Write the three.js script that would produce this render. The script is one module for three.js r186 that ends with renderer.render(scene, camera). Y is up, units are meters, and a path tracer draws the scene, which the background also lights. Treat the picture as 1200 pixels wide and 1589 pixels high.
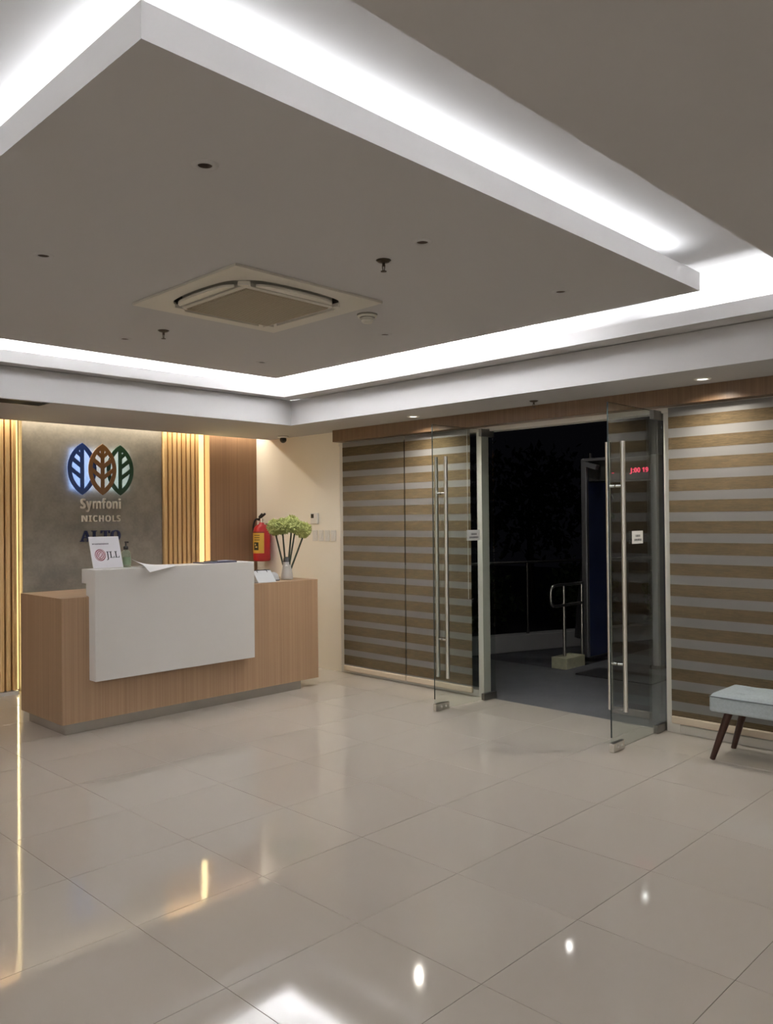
import * as THREE from 'three';
import { RoundedBoxGeometry } from 'three/addons/geometries/RoundedBoxGeometry.js';
import { mergeGeometries } from 'three/addons/utils/BufferGeometryUtils.js';
import { FontLoader } from 'three/addons/loaders/FontLoader.js';
import { TextGeometry } from 'three/addons/geometries/TextGeometry.js';
import { RectAreaLightUniformsLib } from 'three/addons/lights/RectAreaLightUniformsLib.js';

// ------------------------------------------------------------------ camera, sky, exposure, large lights
const scene = new THREE.Scene();
const renderer = new THREE.WebGLRenderer({ antialias: true });
renderer.toneMapping = THREE.LinearToneMapping;
renderer.toneMappingExposure = 1.98;
renderer.shadowMap.enabled = true;
RectAreaLightUniformsLib.init();
scene.background = new THREE.Color().setRGB(0.0008, 0.0008, 0.0011);   // night

const EYE = 1.55;
const camera = new THREE.PerspectiveCamera(2 * Math.atan(794.5 / 1267.4) * 180 / Math.PI, 1200 / 1589, 0.05, 80);
{
  const yaw = 0.776579, pitch = 0.0091119, roll = -0.0098043;
  const fwd = new THREE.Vector3(-Math.sin(yaw) * Math.cos(pitch), Math.sin(pitch), -Math.cos(yaw) * Math.cos(pitch));
  const right = new THREE.Vector3(Math.cos(yaw), 0, -Math.sin(yaw));
  const up = new THREE.Vector3().crossVectors(right, fwd);
  const r2 = right.clone().multiplyScalar(Math.cos(roll)).addScaledVector(up, Math.sin(roll));
  const u2 = up.clone().multiplyScalar(Math.cos(roll)).addScaledVector(right, -Math.sin(roll));
  camera.quaternion.setFromRotationMatrix(new THREE.Matrix4().makeBasis(r2, u2, fwd.clone().negate()));
  camera.position.set(0, EYE, 0);
}
scene.add(camera);

const LED = { coveDesk: 170, cove: 600, coveSide: 70, coveRight: 230, coveNear: 60, panel: 11, panelDesk: 110, panelFar: 780, rear: 7.5, wash: 26, slat: 3.2, emblem: 2, spot: 1.9, porch: 0.45 };
const COOL = new THREE.Color().setRGB(0.93, 0.96, 1.0);
const WARM = new THREE.Color().setRGB(1.0, 0.8, 0.38);
const NEUTRAL = new THREE.Color().setRGB(1.0, 0.965, 0.925);
const SOFTWARM = new THREE.Color().setRGB(1.0, 0.91, 0.75);

function areaLight(name, color, intensity, w, h, pos, target) {
  const l = new THREE.RectAreaLight(color, intensity, w, h);
  l.name = name; l.position.set(...pos); l.lookAt(...target); scene.add(l); return l;
}

// room measures (metres, camera stands at x = z = 0)
const ZB = -5.63, XL = -7.75, XR = 4.4, ZF = 6.4;          // door wall, feature wall, right and rear walls
const HS = 2.455, HU = 2.95, HP = 2.75;                     // soffit, upper ceiling, floating panel underside
const FX = -6.1, FZ = -4.92, RX = -1.03, NZ = -0.25;        // edges of the ceiling recess
const PX0 = -5.49, PX1 = -1.84, PZ0 = -4.27, PZ1 = -1.02;   // floating panel

// ------------------------------------------------------------------ helpers
function rng(seed) { let s = seed | 0; return () => { s = (s + 0x6d2b79f5) | 0; let t = Math.imul(s ^ (s >>> 15), 1 | s); t = (t + Math.imul(t ^ (t >>> 7), 61 | t)) ^ t; return ((t ^ (t >>> 14)) >>> 0) / 4294967296; }; }
const taken = new Map();
function numbered(name) { const n = taken.get(name) ?? 0; taken.set(name, n + 1); return n ? name + '_' + String(n).padStart(3, '0') : name; }
function thing(name, label, category, base = [0, 0, 0], group) {
  const o = new THREE.Group(); o.name = numbered(name); o.position.set(...base); scene.add(o);
  o.userData = { label, category }; if (group) o.userData.group = group; o.base = base; return o;
}
function structure(name, base = [0, 0, 0], label) {
  const o = new THREE.Group(); o.name = name; o.position.set(...base); o.userData = { kind: 'structure' }; if (label) o.userData.label = label;
  scene.add(o); o.base = base; return o;
}
function clean(g) {
  let q = g.index ? g.toNonIndexed() : g;
  for (const k of Object.keys(q.attributes)) if (!['position', 'normal', 'uv'].includes(k)) q.deleteAttribute(k);
  if (!q.attributes.normal) q.computeVertexNormals();
  q.morphAttributes = {}; q.clearGroups();
  return q;
}
function metricUV(g) {
  const p = g.attributes.position, n = g.attributes.normal, uv = new Float32Array(p.count * 2);
  for (let i = 0; i < p.count; i += 3) {
    let nx = 0, ny = 0, nz = 0;
    for (let k = 0; k < 3; k++) { nx += Math.abs(n.getX(i + k)); ny += Math.abs(n.getY(i + k)); nz += Math.abs(n.getZ(i + k)); }
    for (let k = 0; k < 3; k++) {
      const x = p.getX(i + k), y = p.getY(i + k), z = p.getZ(i + k);
      const a = ny > nx && ny > nz ? [x, z] : nx > nz ? [z, y] : [x, y];
      uv[(i + k) * 2] = a[0]; uv[(i + k) * 2 + 1] = a[1];
    }
  }
  g.setAttribute('uv', new THREE.BufferAttribute(uv, 2)); return g;
}
function mesh(name, geoms, mat, parent, opts = {}) {       // geometries are given in world metres; the parent's base is taken off
  const list = (Array.isArray(geoms) ? geoms : [geoms]).map((g) => clean(g));
  let g = list.length > 1 ? mergeGeometries(list.map((q) => { if (!q.attributes.uv) metricUV(q); return q; })) : list[0];
  if (!opts.keepUV) metricUV(g);
  if (!opts.local && parent && parent.base) { g = g.clone(); g.translate(-parent.base[0], -parent.base[1], -parent.base[2]); }
  const m = new THREE.Mesh(g, mat); m.name = name; m.castShadow = m.receiveShadow = true;
  if (parent) parent.add(m); m.base = parent?.base; return m;
}
const part = (name, geoms, mat, parent, opts) => mesh(name, geoms, mat, parent, opts);
// box between two corners, softly rounded
function box(x0, x1, y0, y1, z0, z1, r = 0) {
  const w = Math.abs(x1 - x0), h = Math.abs(y1 - y0), d = Math.abs(z1 - z0);
  const g = r ? new RoundedBoxGeometry(w, h, d, 2, Math.min(r, w / 2.01, h / 2.01, d / 2.01)) : new THREE.BoxGeometry(w, h, d);
  g.translate((x0 + x1) / 2, (y0 + y1) / 2, (z0 + z1) / 2); return g;
}
function rod(a, b, r0, r1 = r0, seg = 12) {
  const A = new THREE.Vector3(...a), B = new THREE.Vector3(...b), d = B.clone().sub(A), L = d.length();
  const g = new THREE.CylinderGeometry(r1, r0, L, seg); g.translate(0, L / 2, 0);
  g.applyQuaternion(new THREE.Quaternion().setFromUnitVectors(new THREE.Vector3(0, 1, 0), d.normalize()));
  g.translate(...a); return g;
}
function plan(outline, holes, y0, y1) {                    // outline in x, z; holes: [x, z, radius] or four corners [x0, x1, z0, z1]
  const s = new THREE.Shape(outline.map(([x, z]) => new THREE.Vector2(x, -z)));
  for (const h of holes) {
    const p = new THREE.Path();
    if (h.length === 3) p.absarc(h[0], -h[1], h[2], 0, Math.PI * 2, true); else { p.moveTo(h[0], -h[2]); p.lineTo(h[0], -h[3]); p.lineTo(h[1], -h[3]); p.lineTo(h[1], -h[2]); p.closePath(); }
    s.holes.push(p);
  }
  const g = new THREE.ExtrudeGeometry(s, { depth: y1 - y0, bevelEnabled: false, curveSegments: 14 }); g.rotateX(-Math.PI / 2); g.translate(0, y0, 0); return g;
}
function lathe(points, pos, seg = 28) { const g = new THREE.LatheGeometry(points.map((p) => new THREE.Vector2(...p)), seg); g.translate(...pos); return g; }
function tube(pts, r, seg = 40, rad = 8) { return new THREE.TubeGeometry(new THREE.CatmullRomCurve3(pts.map((p) => new THREE.Vector3(...p))), seg, r, rad); }

// ------------------------------------------------------------------ procedural textures
function noise2(seed, n, m = n) {
  const R = rng(seed), a = new Float32Array(n * m); for (let i = 0; i < a.length; i++) a[i] = R();
  return (x, y) => {
    const xi = Math.floor(x), yi = Math.floor(y), fx = x - xi, fy = y - yi, sx = fx * fx * (3 - 2 * fx), sy = fy * fy * (3 - 2 * fy);
    const at = (i, j) => a[(((j % m) + m) % m) * n + (((i % n) + n) % n)];
    return (at(xi, yi) * (1 - sx) + at(xi + 1, yi) * sx) * (1 - sy) + (at(xi, yi + 1) * (1 - sx) + at(xi + 1, yi + 1) * sx) * sy;
  };
}
function texture(w, h, fn, metresX, metresY, srgb = true) {
  const d = new Uint8Array(w * h * 4);
  for (let y = 0; y < h; y++) for (let x = 0; x < w; x++) { const c = fn(x / w, y / h), i = (y * w + x) * 4; d[i] = c[0]; d[i + 1] = c[1]; d[i + 2] = c[2]; d[i + 3] = 255; }
  const t = new THREE.DataTexture(d, w, h); t.wrapS = t.wrapT = THREE.RepeatWrapping; t.magFilter = THREE.LinearFilter; t.minFilter = THREE.LinearMipmapLinearFilter; t.generateMipmaps = true;
  if (srgb) t.colorSpace = THREE.SRGBColorSpace; t.repeat.set(1 / metresX, 1 / metresY); t.needsUpdate = true; return t;
}
const clamp = (v) => Math.max(0, Math.min(255, v));
function woodTexture(seed, base, dark, scaleX, scaleY) {      // grain runs along v
  const n1 = noise2(seed, 64), n2 = noise2(seed + 1, 128), n3 = noise2(seed + 2, 32);
  return texture(512, 512, (u, v) => {
    const warp = n3(u * 8, v * 4) * 1.4;
    let g = 0.5 * n1(u * 64 + 0 * v, v * 2 + 0) + 0.3 * n2(u * 128, v * 4) + 0.2 * n1(u * 16 + warp * 0, v * 2);
    g = Math.pow(g, 1.3) * 1.25; const k = Math.max(0, Math.min(1, g));
    return [0, 1, 2].map((i) => clamp(dark[i] + (base[i] - dark[i]) * k));
  }, scaleX, scaleY);
}
function concreteTexture(seed) {
  const n1 = noise2(seed, 8), n2 = noise2(seed + 1, 32), n3 = noise2(seed + 2, 128);
  return texture(512, 512, (u, v) => {
    const a = n1(u * 8, v * 8) * 0.5 + n2(u * 32, v * 32) * 0.3 + n3(u * 128, v * 128) * 0.2, k = 0.78 + 0.26 * (a - 0.5);
    return [clamp(172 * k), clamp(163 * k), clamp(148 * k)];
  }, 2.0, 2.0);
}
function weaveTexture(seed, base, dark) {
  const n = noise2(seed, 8, 64), n2 = noise2(seed + 3, 32, 128);
  return texture(512, 256, (u, v) => {
    const k = 0.55 * n(u * 8, v * 64) + 0.45 * n2(u * 32, v * 128);
    return [0, 1, 2].map((i) => clamp(dark[i] + (base[i] - dark[i]) * k * 1.3));
  }, 0.5, 0.25);
}
function mottleTexture(seed, c, amp, m) {
  const n1 = noise2(seed, 8), n2 = noise2(seed + 1, 64);
  return texture(256, 256, (u, v) => { const k = 1 + amp * (n1(u * 8, v * 8) * 0.6 + n2(u * 64, v * 64) * 0.4 - 0.5); return c.map((q) => clamp(q * k)); }, m, m);
}

const std = (o) => new THREE.MeshStandardMaterial(o);
const phys = (o) => new THREE.MeshPhysicalMaterial(o);
const rgb = (r, g, b) => new THREE.Color().setRGB(r, g, b);
const M = {
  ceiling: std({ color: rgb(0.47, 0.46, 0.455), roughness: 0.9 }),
  cream: std({ color: rgb(0.86, 0.81, 0.71), roughness: 0.85 }),
  white: std({ color: rgb(0.76, 0.75, 0.73), roughness: 0.8 }),
  concrete: std({ map: concreteTexture(11), roughness: 0.75 }),
  grout: std({ color: rgb(0.1, 0.085, 0.07), roughness: 0.9 }),
  deskWood: std({ map: woodTexture(21, [170, 140, 110], [147, 118, 91], 0.5, 3.0), roughness: 0.45 }),
  panelWood: std({ map: woodTexture(31, [150, 116, 86], [126, 95, 69], 0.5, 3.0), roughness: 0.5 }),
  headerWood: std({ map: woodTexture(41, [126, 100, 74], [104, 80, 58], 0.5, 3.0), roughness: 0.35 }),
  slatA: std({ map: woodTexture(51, [248, 214, 158], [222, 180, 122], 0.3, 3.0), roughness: 0.5 }),
  slatB: std({ map: woodTexture(57, [242, 204, 144], [212, 166, 106], 0.3, 3.0), roughness: 0.5 }),
  slatBack: std({ color: rgb(0.3, 0.17, 0.06), roughness: 0.8 }),
  counter: std({ color: rgb(0.74, 0.72, 0.7), roughness: 0.35 }),
  plinth: std({ color: rgb(0.5, 0.48, 0.45), roughness: 0.25, metalness: 0.9 }),
  steel: std({ color: rgb(0.62, 0.6, 0.56), roughness: 0.28, metalness: 1 }),
  darkSteel: std({ color: rgb(0.25, 0.24, 0.23), roughness: 0.35, metalness: 1 }),
  chrome: std({ color: rgb(0.75, 0.75, 0.74), roughness: 0.12, metalness: 1 }),
  frame: std({ color: rgb(0.66, 0.63, 0.57), roughness: 0.45 }),
  glass: phys({ color: rgb(0.9, 0.93, 0.92), transmission: 1, thickness: 0, roughness: 0.0, ior: 1.5 }),
  glassEdge: std({ color: rgb(0.02, 0.03, 0.03), roughness: 0.2 }),
  clear: phys({ color: rgb(0.95, 0.97, 0.96), transmission: 1, thickness: 0, roughness: 0.03, ior: 1.45 }),
  bandA: std({ map: weaveTexture(61, [94, 78, 50], [62, 50, 29]), roughness: 0.9 }),
  bandB: std({ map: weaveTexture(67, [96, 80, 54], [64, 52, 32]), roughness: 0.9 }),
  sheer: phys({ color: rgb(0.43, 0.415, 0.4), transmission: 0.6, thickness: 0, roughness: 0.35 }),
  rail: std({ color: rgb(0.6, 0.5, 0.38), roughness: 0.5 }),
  black: std({ color: rgb(0.012, 0.011, 0.011), roughness: 0.5 }),
  bronze: std({ color: rgb(0.16, 0.12, 0.1), roughness: 0.5 }),
  foam: std({ color: rgb(0.16, 0.155, 0.15), roughness: 0.95 }),
  lampGlass: std({ color: rgb(0.5, 0.48, 0.44), roughness: 0.3 }),
  plasticWhite: std({ color: rgb(0.72, 0.7, 0.66), roughness: 0.45 }),
  acBody: std({ color: rgb(0.58, 0.55, 0.48), roughness: 0.5 }),
  acGrille: std({ color: rgb(0.4, 0.35, 0.26), roughness: 0.7 }),
  brass: std({ color: rgb(0.1, 0.08, 0.06), roughness: 0.4, metalness: 0.8 }),
  red: std({ color: rgb(0.36, 0.01, 0.013), roughness: 0.3 }),
  paper: std({ color: rgb(0.82, 0.82, 0.83), roughness: 0.8, side: THREE.DoubleSide }),
  stem: std({ color: rgb(0.02, 0.03, 0.015), roughness: 0.6 }),
  bloom: std({ color: rgb(0.37, 0.39, 0.13), roughness: 0.8 }),
  bloomB: std({ color: rgb(0.32, 0.345, 0.11), roughness: 0.8 }),
  frosted: phys({ color: rgb(0.85, 0.83, 0.8), transmission: 0.5, thickness: 0, roughness: 0.35 }),
  bench: std({ map: mottleTexture(71, [172, 182, 186], 0.12, 0.08), roughness: 0.95 }),
  piping: std({ color: rgb(0.12, 0.14, 0.15), roughness: 0.9 }),
  benchLeg: std({ map: woodTexture(81, [70, 34, 20], [46, 20, 12], 0.1, 0.5), roughness: 0.35 }),
  porch: std({ map: mottleTexture(91, [88, 88, 90], 0.14, 0.9), roughness: 0.6 }),
  asphalt: std({ map: mottleTexture(93, [70, 70, 74], 0.2, 0.7), roughness: 0.85 }),
  kerb: std({ color: rgb(0.45, 0.45, 0.45), roughness: 0.8 }),
  block: std({ map: mottleTexture(95, [196, 194, 164], 0.12, 0.3), roughness: 0.85 }),
  navy: std({ color: rgb(0.025, 0.035, 0.1), roughness: 0.4 }),
  gateGrey: std({ color: rgb(0.3, 0.3, 0.31), roughness: 0.35, metalness: 0.6 }),
  gateHead: std({ color: rgb(0.045, 0.045, 0.042), roughness: 0.35 }),
  leaf: std({ color: rgb(0.035, 0.055, 0.02), roughness: 0.8, side: THREE.DoubleSide }),
  bark: std({ color: rgb(0.05, 0.035, 0.025), roughness: 0.9 }),
  drape: std({ color: rgb(0.05, 0.05, 0.055), roughness: 0.9 }),
  ledCool: new THREE.MeshStandardMaterial({ color: 0xffffff, emissive: COOL, emissiveIntensity: 3 }),
  ledRear: new THREE.MeshStandardMaterial({ color: 0xffffff, emissive: NEUTRAL, emissiveIntensity: 1.5 }),
  ledWarm: new THREE.MeshStandardMaterial({ color: rgb(0.8, 0.7, 0.4), emissive: rgb(1.0, 0.75, 0.33), emissiveIntensity: 0.56 }),
  ledSoft: new THREE.MeshStandardMaterial({ color: 0xffffff, emissive: SOFTWARM, emissiveIntensity: 2 }),
  lamp: new THREE.MeshStandardMaterial({ color: 0xffffff, emissive: rgb(1, 0.97, 0.9), emissiveIntensity: 2.2 }),
  lampDim: new THREE.MeshStandardMaterial({ color: 0xffffff, emissive: rgb(1, 0.98, 0.95), emissiveIntensity: 12 }),
};

// ------------------------------------------------------------------ floor
const tileMats = [[0.56, 0.512, 0.45], [0.553, 0.505, 0.444], [0.566, 0.518, 0.455]].map((c) => phys({ color: rgb(...c), roughness: 0.055, ior: 1.55, specularIntensity: 1 }));
{
  const floor = structure('floor', [0, 0, 0], 'polished beige porcelain tile floor');
  part('screed', box(XL - 0.1, XR + 0.1, -0.08, -0.012, ZB - 0.03, ZF + 0.1), M.grout, floor);
  part('grout_bed', box(XL, XR, -0.012, -0.002, ZB - 0.03, ZF), M.grout, floor);
  const R = rng(5), cache = new Map(), j = 0.0024, TX = -2.302 + 0.6 * 5, TZ = -2.161 + 0.6 * 5;
  part('floor_field', [box(TX, XR, -0.0115, 0, ZB - 0.03, TZ), box(XL, XR, -0.0115, 0, TZ, ZF)], tileMats[0], floor);
  for (let i = -12; i < 12; i++) for (let k = -9; k < 12; k++) {
    const x0 = Math.max(-2.302 + i * 0.6, XL), x1 = Math.min(-2.302 + (i + 1) * 0.6, TX), z0 = Math.max(-2.161 + k * 0.6, ZB - 0.03), z1 = Math.min(-2.161 + (k + 1) * 0.6, TZ);
    if (x1 - x0 < 0.01 || z1 - z0 < 0.01) continue;
    const key = (x1 - x0).toFixed(3) + ',' + (z1 - z0).toFixed(3);
    if (!cache.has(key)) { const g = clean(new RoundedBoxGeometry(x1 - x0 - j, 0.011, z1 - z0 - j, 1, 0.0006)); g.translate(0, -0.0055, 0); cache.set(key, metricUV(g)); }
    const t = new THREE.Mesh(cache.get(key), tileMats[Math.floor(R() * 3)]); t.name = numbered('tile'); t.position.set((x0 + x1) / 2, 0, (z0 + z1) / 2); t.receiveShadow = t.castShadow = true; floor.add(t);
  }
}

// ------------------------------------------------------------------ walls
{
  const wl = structure('wall_left'); part('plaster', box(XL - 0.15, XL, -0.08, HU + 0.1, ZB - 0.14, ZF + 0.15), M.white, wl);
  const wb = structure('wall_back');
  part('plaster', [box(XL, -6.2, 0, HU + 0.1, ZB - 0.14, ZB), box(-6.2, -1.0, 2.33, HU + 0.1, ZB - 0.14, ZB), box(-1.0, XR, 0, HU + 0.1, ZB - 0.14, ZB)], M.cream, wb);
  const wr = structure('wall_right'); part('plaster', box(XR, XR + 0.15, -0.08, HU + 0.1, ZB - 0.14, ZF + 0.15), M.white, wr);
  const wf = structure('wall_front'); part('plaster', box(XL - 0.15, XR + 0.15, -0.08, HU + 0.1, ZF, ZF + 0.15), M.white, wf);
}

// ------------------------------------------------------------------ ceiling
const ACX = -3.63, ACZ = -2.7, VENT = [-6.32, -6.112, -2.62, -1.2];   // openings cut into the ceiling
const downWords = [[-2.35, -1.535, 'off recessed downlight at the near corner of the floating panel, largest in view'], [-3.65, -1.535, 'off recessed downlight at the left picture edge'], [-2.352, -2.632, 'off recessed downlight beside the nearer sprinkler head'],
  [-2.36, -3.736, 'off recessed downlight nearest the right panel corner'], [-4.95, -2.612, 'off recessed downlight left of the farther sprinkler head'], [-4.985, -3.745, 'off recessed downlight at the farthest panel corner'], [-3.7, -3.768, 'off recessed downlight near the smoke detector']];
{
  const c = structure('ceiling', [0, HS, 0], 'white stepped ceiling with a floating lit panel');
  const slotX = -7.36;
  part('upper_slab', box(XL, XR, HU, HU + 0.1, ZB, ZF), M.ceiling, c);
  part('soffit', [plan([[slotX, ZB], [FX, ZB], [FX, NZ], [slotX, NZ]], [VENT], HS, 2.69), box(slotX, FX - 0.1, 2.69, HU, ZB, NZ)], M.ceiling, c);
  part('soffit', [box(FX, XR, HS, 2.69, ZB, FZ), box(FX - 0.1, XR, 2.69, HU, ZB, FZ - 0.08)], M.ceiling, c);
  part('soffit', [box(RX, XR, HS, HU, FZ, ZF)], M.ceiling, c);
  part('soffit', [box(slotX, RX, HS, HU, NZ, ZF)], M.ceiling, c);
  part('slot_roof', box(XL, slotX, 2.6, 2.66, ZB, ZF), M.ceiling, c);
  // cove ledges with an upstand lip
  part('cove_ledge', [box(FX - 0.1, -5.98, 2.695, 2.715, FZ, NZ), box(-6.005, -5.98, 2.715, 2.784, -4.745, NZ)], M.ceiling, c);
  part('cove_ledge', [box(-5.98, RX, 2.695, 2.715, FZ - 0.08, -4.745), box(-5.98, RX, 2.715, 2.784, -4.77, -4.745)], M.ceiling, c);
  part('cove_ledge', [box(RX - 0.12, RX, 2.795, 2.815, FZ + 0.175, NZ), box(RX - 0.12, RX - 0.095, 2.815, 2.86, -4.745, NZ - 0.12)], M.ceiling, c);
  part('cove_ledge', [box(-5.98, RX - 0.12, 2.695, 2.715, NZ - 0.12, NZ), box(-5.98, RX - 0.12, 2.715, 2.784, NZ - 0.12, NZ - 0.095)], M.ceiling, c);
  part('floating_panel', [plan([[PX0, PZ0], [PX1, PZ0], [PX1, PZ1], [PX0, PZ1]], [[ACX - 0.43, ACX + 0.43, ACZ - 0.43, ACZ + 0.43], ...downWords.map(([x, z]) => [x, z, 0.027])], HP, HP + 0.088), box(PX0, PX1, HP + 0.088, 2.848, PZ0, PZ0 + 0.02), box(PX0, PX1, HP + 0.088, 2.848, PZ1 - 0.02, PZ1),
    box(PX0, PX0 + 0.02, HP + 0.088, 2.848, PZ0 + 0.02, PZ1 - 0.02), box(PX1 - 0.02, PX1, HP + 0.088, 2.848, PZ0 + 0.02, PZ1 - 0.02)], M.ceiling, c);
  part('panel_core', box(PX0 + 0.55, PX1 - 0.55, HP + 0.088, HU, PZ0 + 0.55, PZ1 - 0.55), M.ceiling, c);
}
// cove light strips: a glowing tape and an area light of its size
function ledStrip(label, a, b, dir, w, mat, color, intensity, group) {
  const A = new THREE.Vector3(...a), B = new THREE.Vector3(...b), mid = A.clone().add(B).multiplyScalar(0.5), L = A.distanceTo(B), D = new THREE.Vector3(...dir).normalize();
  const along = B.clone().sub(A).normalize(), side = new THREE.Vector3().crossVectors(along, D).normalize();
  const o = thing('led_light_strip', label, 'light strip', mid.toArray(), group);
  const orient = (g) => { g.applyMatrix4(new THREE.Matrix4().makeBasis(along, side.clone().negate(), D.clone())); return g; };
  const tape = orient(new THREE.BoxGeometry(L, w, 0.004)); part('tape', tape, M.plasticWhite, o, { local: true });
  const d = orient(new THREE.BoxGeometry(L, w * 0.8, 0.004).translate(0, 0, 0.004)); part('diffuser', d, mat, o, { local: true });
  const l = new THREE.RectAreaLight(color, intensity, L, w); l.name = o.name + '_light';
  l.position.copy(mid).addScaledVector(D, 0.012);
  l.quaternion.setFromRotationMatrix(new THREE.Matrix4().makeBasis(along, side, D.clone().negate())); scene.add(l);
}
{
  const g = 'cove light strips above the ceiling ledges';
  ledStrip('cool white strip on the floating panel, side facing the dark ceiling', [-1.91, 2.842, -1.15], [-1.91, 2.842, -4.08], [0, 1, 0], 0.03, M.ledCool, COOL, LED.panel, g);
  ledStrip('cool white strip on the floating panel, nearest side', [-5.3, 2.842, -1.09], [-1.98, 2.842, -1.09], [0, 1, 0], 0.03, M.ledCool, COOL, LED.panel, g);
  ledStrip('cool white strip in the ledge above the reception desk', [-6.1, 2.722, -4.85], [-6.1, 2.722, -0.4], [0, 1, 0], 0.03, M.ledCool, COOL, LED.coveDesk, g);
  ledStrip('cool white strip in the ledge above the striped left blinds', [-5.95, 2.722, -4.88], [-3.25, 2.722, -4.88], [0, 1, 0], 0.03, M.ledCool, COOL, LED.cove, g);
  ledStrip('cool white strip in the ledge above the right door leaf', [-2.3, 2.722, -4.88], [-1.1, 2.722, -4.88], [0, 1, 0], 0.03, M.ledCool, COOL, LED.coveSide, g);
  ledStrip('cool white strip in the ledge of the dark ceiling on the right', [RX - 0.05, 2.822, -4.6], [RX - 0.05, 2.822, -0.4], [0, 1, 0], 0.03, M.ledCool, COOL, LED.coveRight, g);
  ledStrip('cool white strip in the ledge above the viewpoint', [-5.8, 2.722, NZ - 0.05], [-1.2, 2.722, NZ - 0.05], [0, 1, 0], 0.03, M.ledCool, COOL, LED.coveNear, g);
  ledStrip('cool white strip on the floating panel, side facing the logo wall', [-5.42, 2.842, -4.1], [-5.42, 2.842, -1.2], [0, 1, 0], 0.03, M.ledCool, COOL, LED.panelDesk, g);
  ledStrip('cool white strip on the floating panel, side facing the doors', [-5.35, 2.842, -4.2], [-2.75, 2.842, -4.2], [0, 1, 0], 0.03, M.ledCool, COOL, LED.panelFar, g);
  ledStrip('soft warm strip in the slot above the logo wall', [-7.55, 2.594, -1.8], [-7.55, 2.594, -5.58], [0, -1, 0], 0.03, M.ledSoft, SOFTWARM, LED.wash);
}

// light panels in the ceiling behind and beside the viewpoint
{
  const spots = [[-3.6, 3.4], [-1.2, 3.4], [1.4, 3.4], [-3.6, 5.6], [-1.2, 5.6], [1.4, 5.6], [3.6, -2.6]];
  const row = (z) => z < 1 ? 'over the right side of the lobby' : z < 4 ? 'in the row behind the viewpoint' : 'in the rear row of the lobby';
  spots.forEach(([x, z], i) => {
    const o = thing('ceiling_light_panel', 'square white ceiling light panel ' + row(z), 'ceiling light', [x, HS, z], 'ceiling light panels behind the viewpoint');
    part('frame', box(x - 0.42, x + 0.42, HS - 0.012, HS - 0.001, z - 0.42, z + 0.42, 0.003), M.plasticWhite, o);
    part('diffuser', box(x - 0.4, x + 0.4, HS - 0.014, HS - 0.006, z - 0.4, z + 0.4), M.ledRear, o);
    areaLight('ceiling_panel_light', NEUTRAL, LED.rear, 0.8, 0.8, [x, HS - 0.02, z], [x, 0, z + 1e-4]);
  });
}

// ------------------------------------------------------------------ feature wall
const CF = -7.63;                                   // concrete face
{
  const t = structure('trim_1', [XL, 0, -3.715], 'grey concrete-finish wall panel behind the logo');
  part('concrete_panel', box(XL, CF, 0, 2.6, -4.43, -3.0, 0.003), M.concrete, t);
  const w = structure('trim_2', [XL, 0, -5.315], 'brown wood veneer wall panel beside the cream wall');
  part('veneer_panel', box(XL, -7.61, 0, 2.6, ZB, -5.0, 0.003), M.panelWood, w);
  const w2 = structure('trim_3', [XL, 0, -1.5], 'brown wood veneer wall panel left of the slats');
  part('veneer_panel', box(XL, -7.61, 0, 2.6, -2.43, -0.6, 0.003), M.panelWood, w2);
}
function slatPanel(label, z0, z1, zc) {             // slats from z0 down to z1 (z1 < z0), lit channel on to zc
  const o = thing('slat_panel', label, 'slat panel', [XL + 0.026, 0.0, (z0 + z1) / 2], 'vertical wood slat panels on the logo wall');
  part('backing', box(XL + 0.026, XL + 0.075, 0.03, 2.6, z1, z0), M.slatBack, o);
  const n = 8, p = (z0 - z1) / n;
  for (let i = 0; i < n; i++) part('slat', box(XL + 0.075, -7.6, 0.035, 2.6, z0 - (i + 1) * p + p * 0.13, z0 - i * p - p * 0.13, 0.011), i % 3 === 1 ? M.slatB : M.slatA, o);
  part('led_light_diffuser', box(XL + 0.026, XL + 0.036, 0.02, 2.58, zc + 0.008, z1 - 0.004), M.ledWarm, o);
  areaLight('slat_channel_light', WARM, LED.slat, Math.abs(z1 - zc) - 0.012, 2.54, [XL + 0.042, 1.3, (z1 + zc) / 2], [0, 1.3, (z1 + zc) / 2]);
  part('foot_strip', box(XL + 0.05, XL + 0.158, 0.0, 0.03, z1, z0), M.plasticWhite, o);
}
slatPanel('golden vertical wood slats at the left picture edge behind the desk', -2.5, -2.946, -3.0);
slatPanel('golden vertical wood slats between concrete logo wall and brown veneer panel', -4.432, -4.87, -5.0);

// ------------------------------------------------------------------ door wall joinery
{
  const t = structure('trim_4', [-2.1, 2.337, ZB], 'long brown wood header above the glass front');
  part('header_board', box(-6.168, 1.9, 2.337, HS, ZB, -5.508, 0.002), M.headerWood, t);
  part('transom', box(-6.2, -1.0, 2.30, 2.337, ZB - 0.1, ZB + 0.01), M.frame, t);
}
function glazing(name, x0, x1, panes, label) {
  const w = structure(name, [x0, 0, ZB], label);
  part('frame', [box(x0, x0 + 0.07, 0, 2.3, ZB - 0.1, ZB, 0.003), box(x1 - 0.055, x1, 0, 2.3, ZB - 0.1, ZB, 0.003), box(x0 + 0.07, x1 - 0.055, 0, 0.06, ZB - 0.1, ZB, 0.003)], M.frame, w);
  for (let i = 0; i < panes; i++) { const a = x0 + 0.07 + (x1 - x0 - 0.125) * i / panes, b = x0 + 0.07 + (x1 - x0 - 0.125) * (i + 1) / panes; part('pane', box(a + 0.002, b - 0.002, 0.06, 2.3, ZB - 0.06, ZB - 0.05), M.glass, w); }
}
glazing('window_1', -6.2, -4.37, 2, 'fixed glazing behind the left striped blinds');
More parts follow.
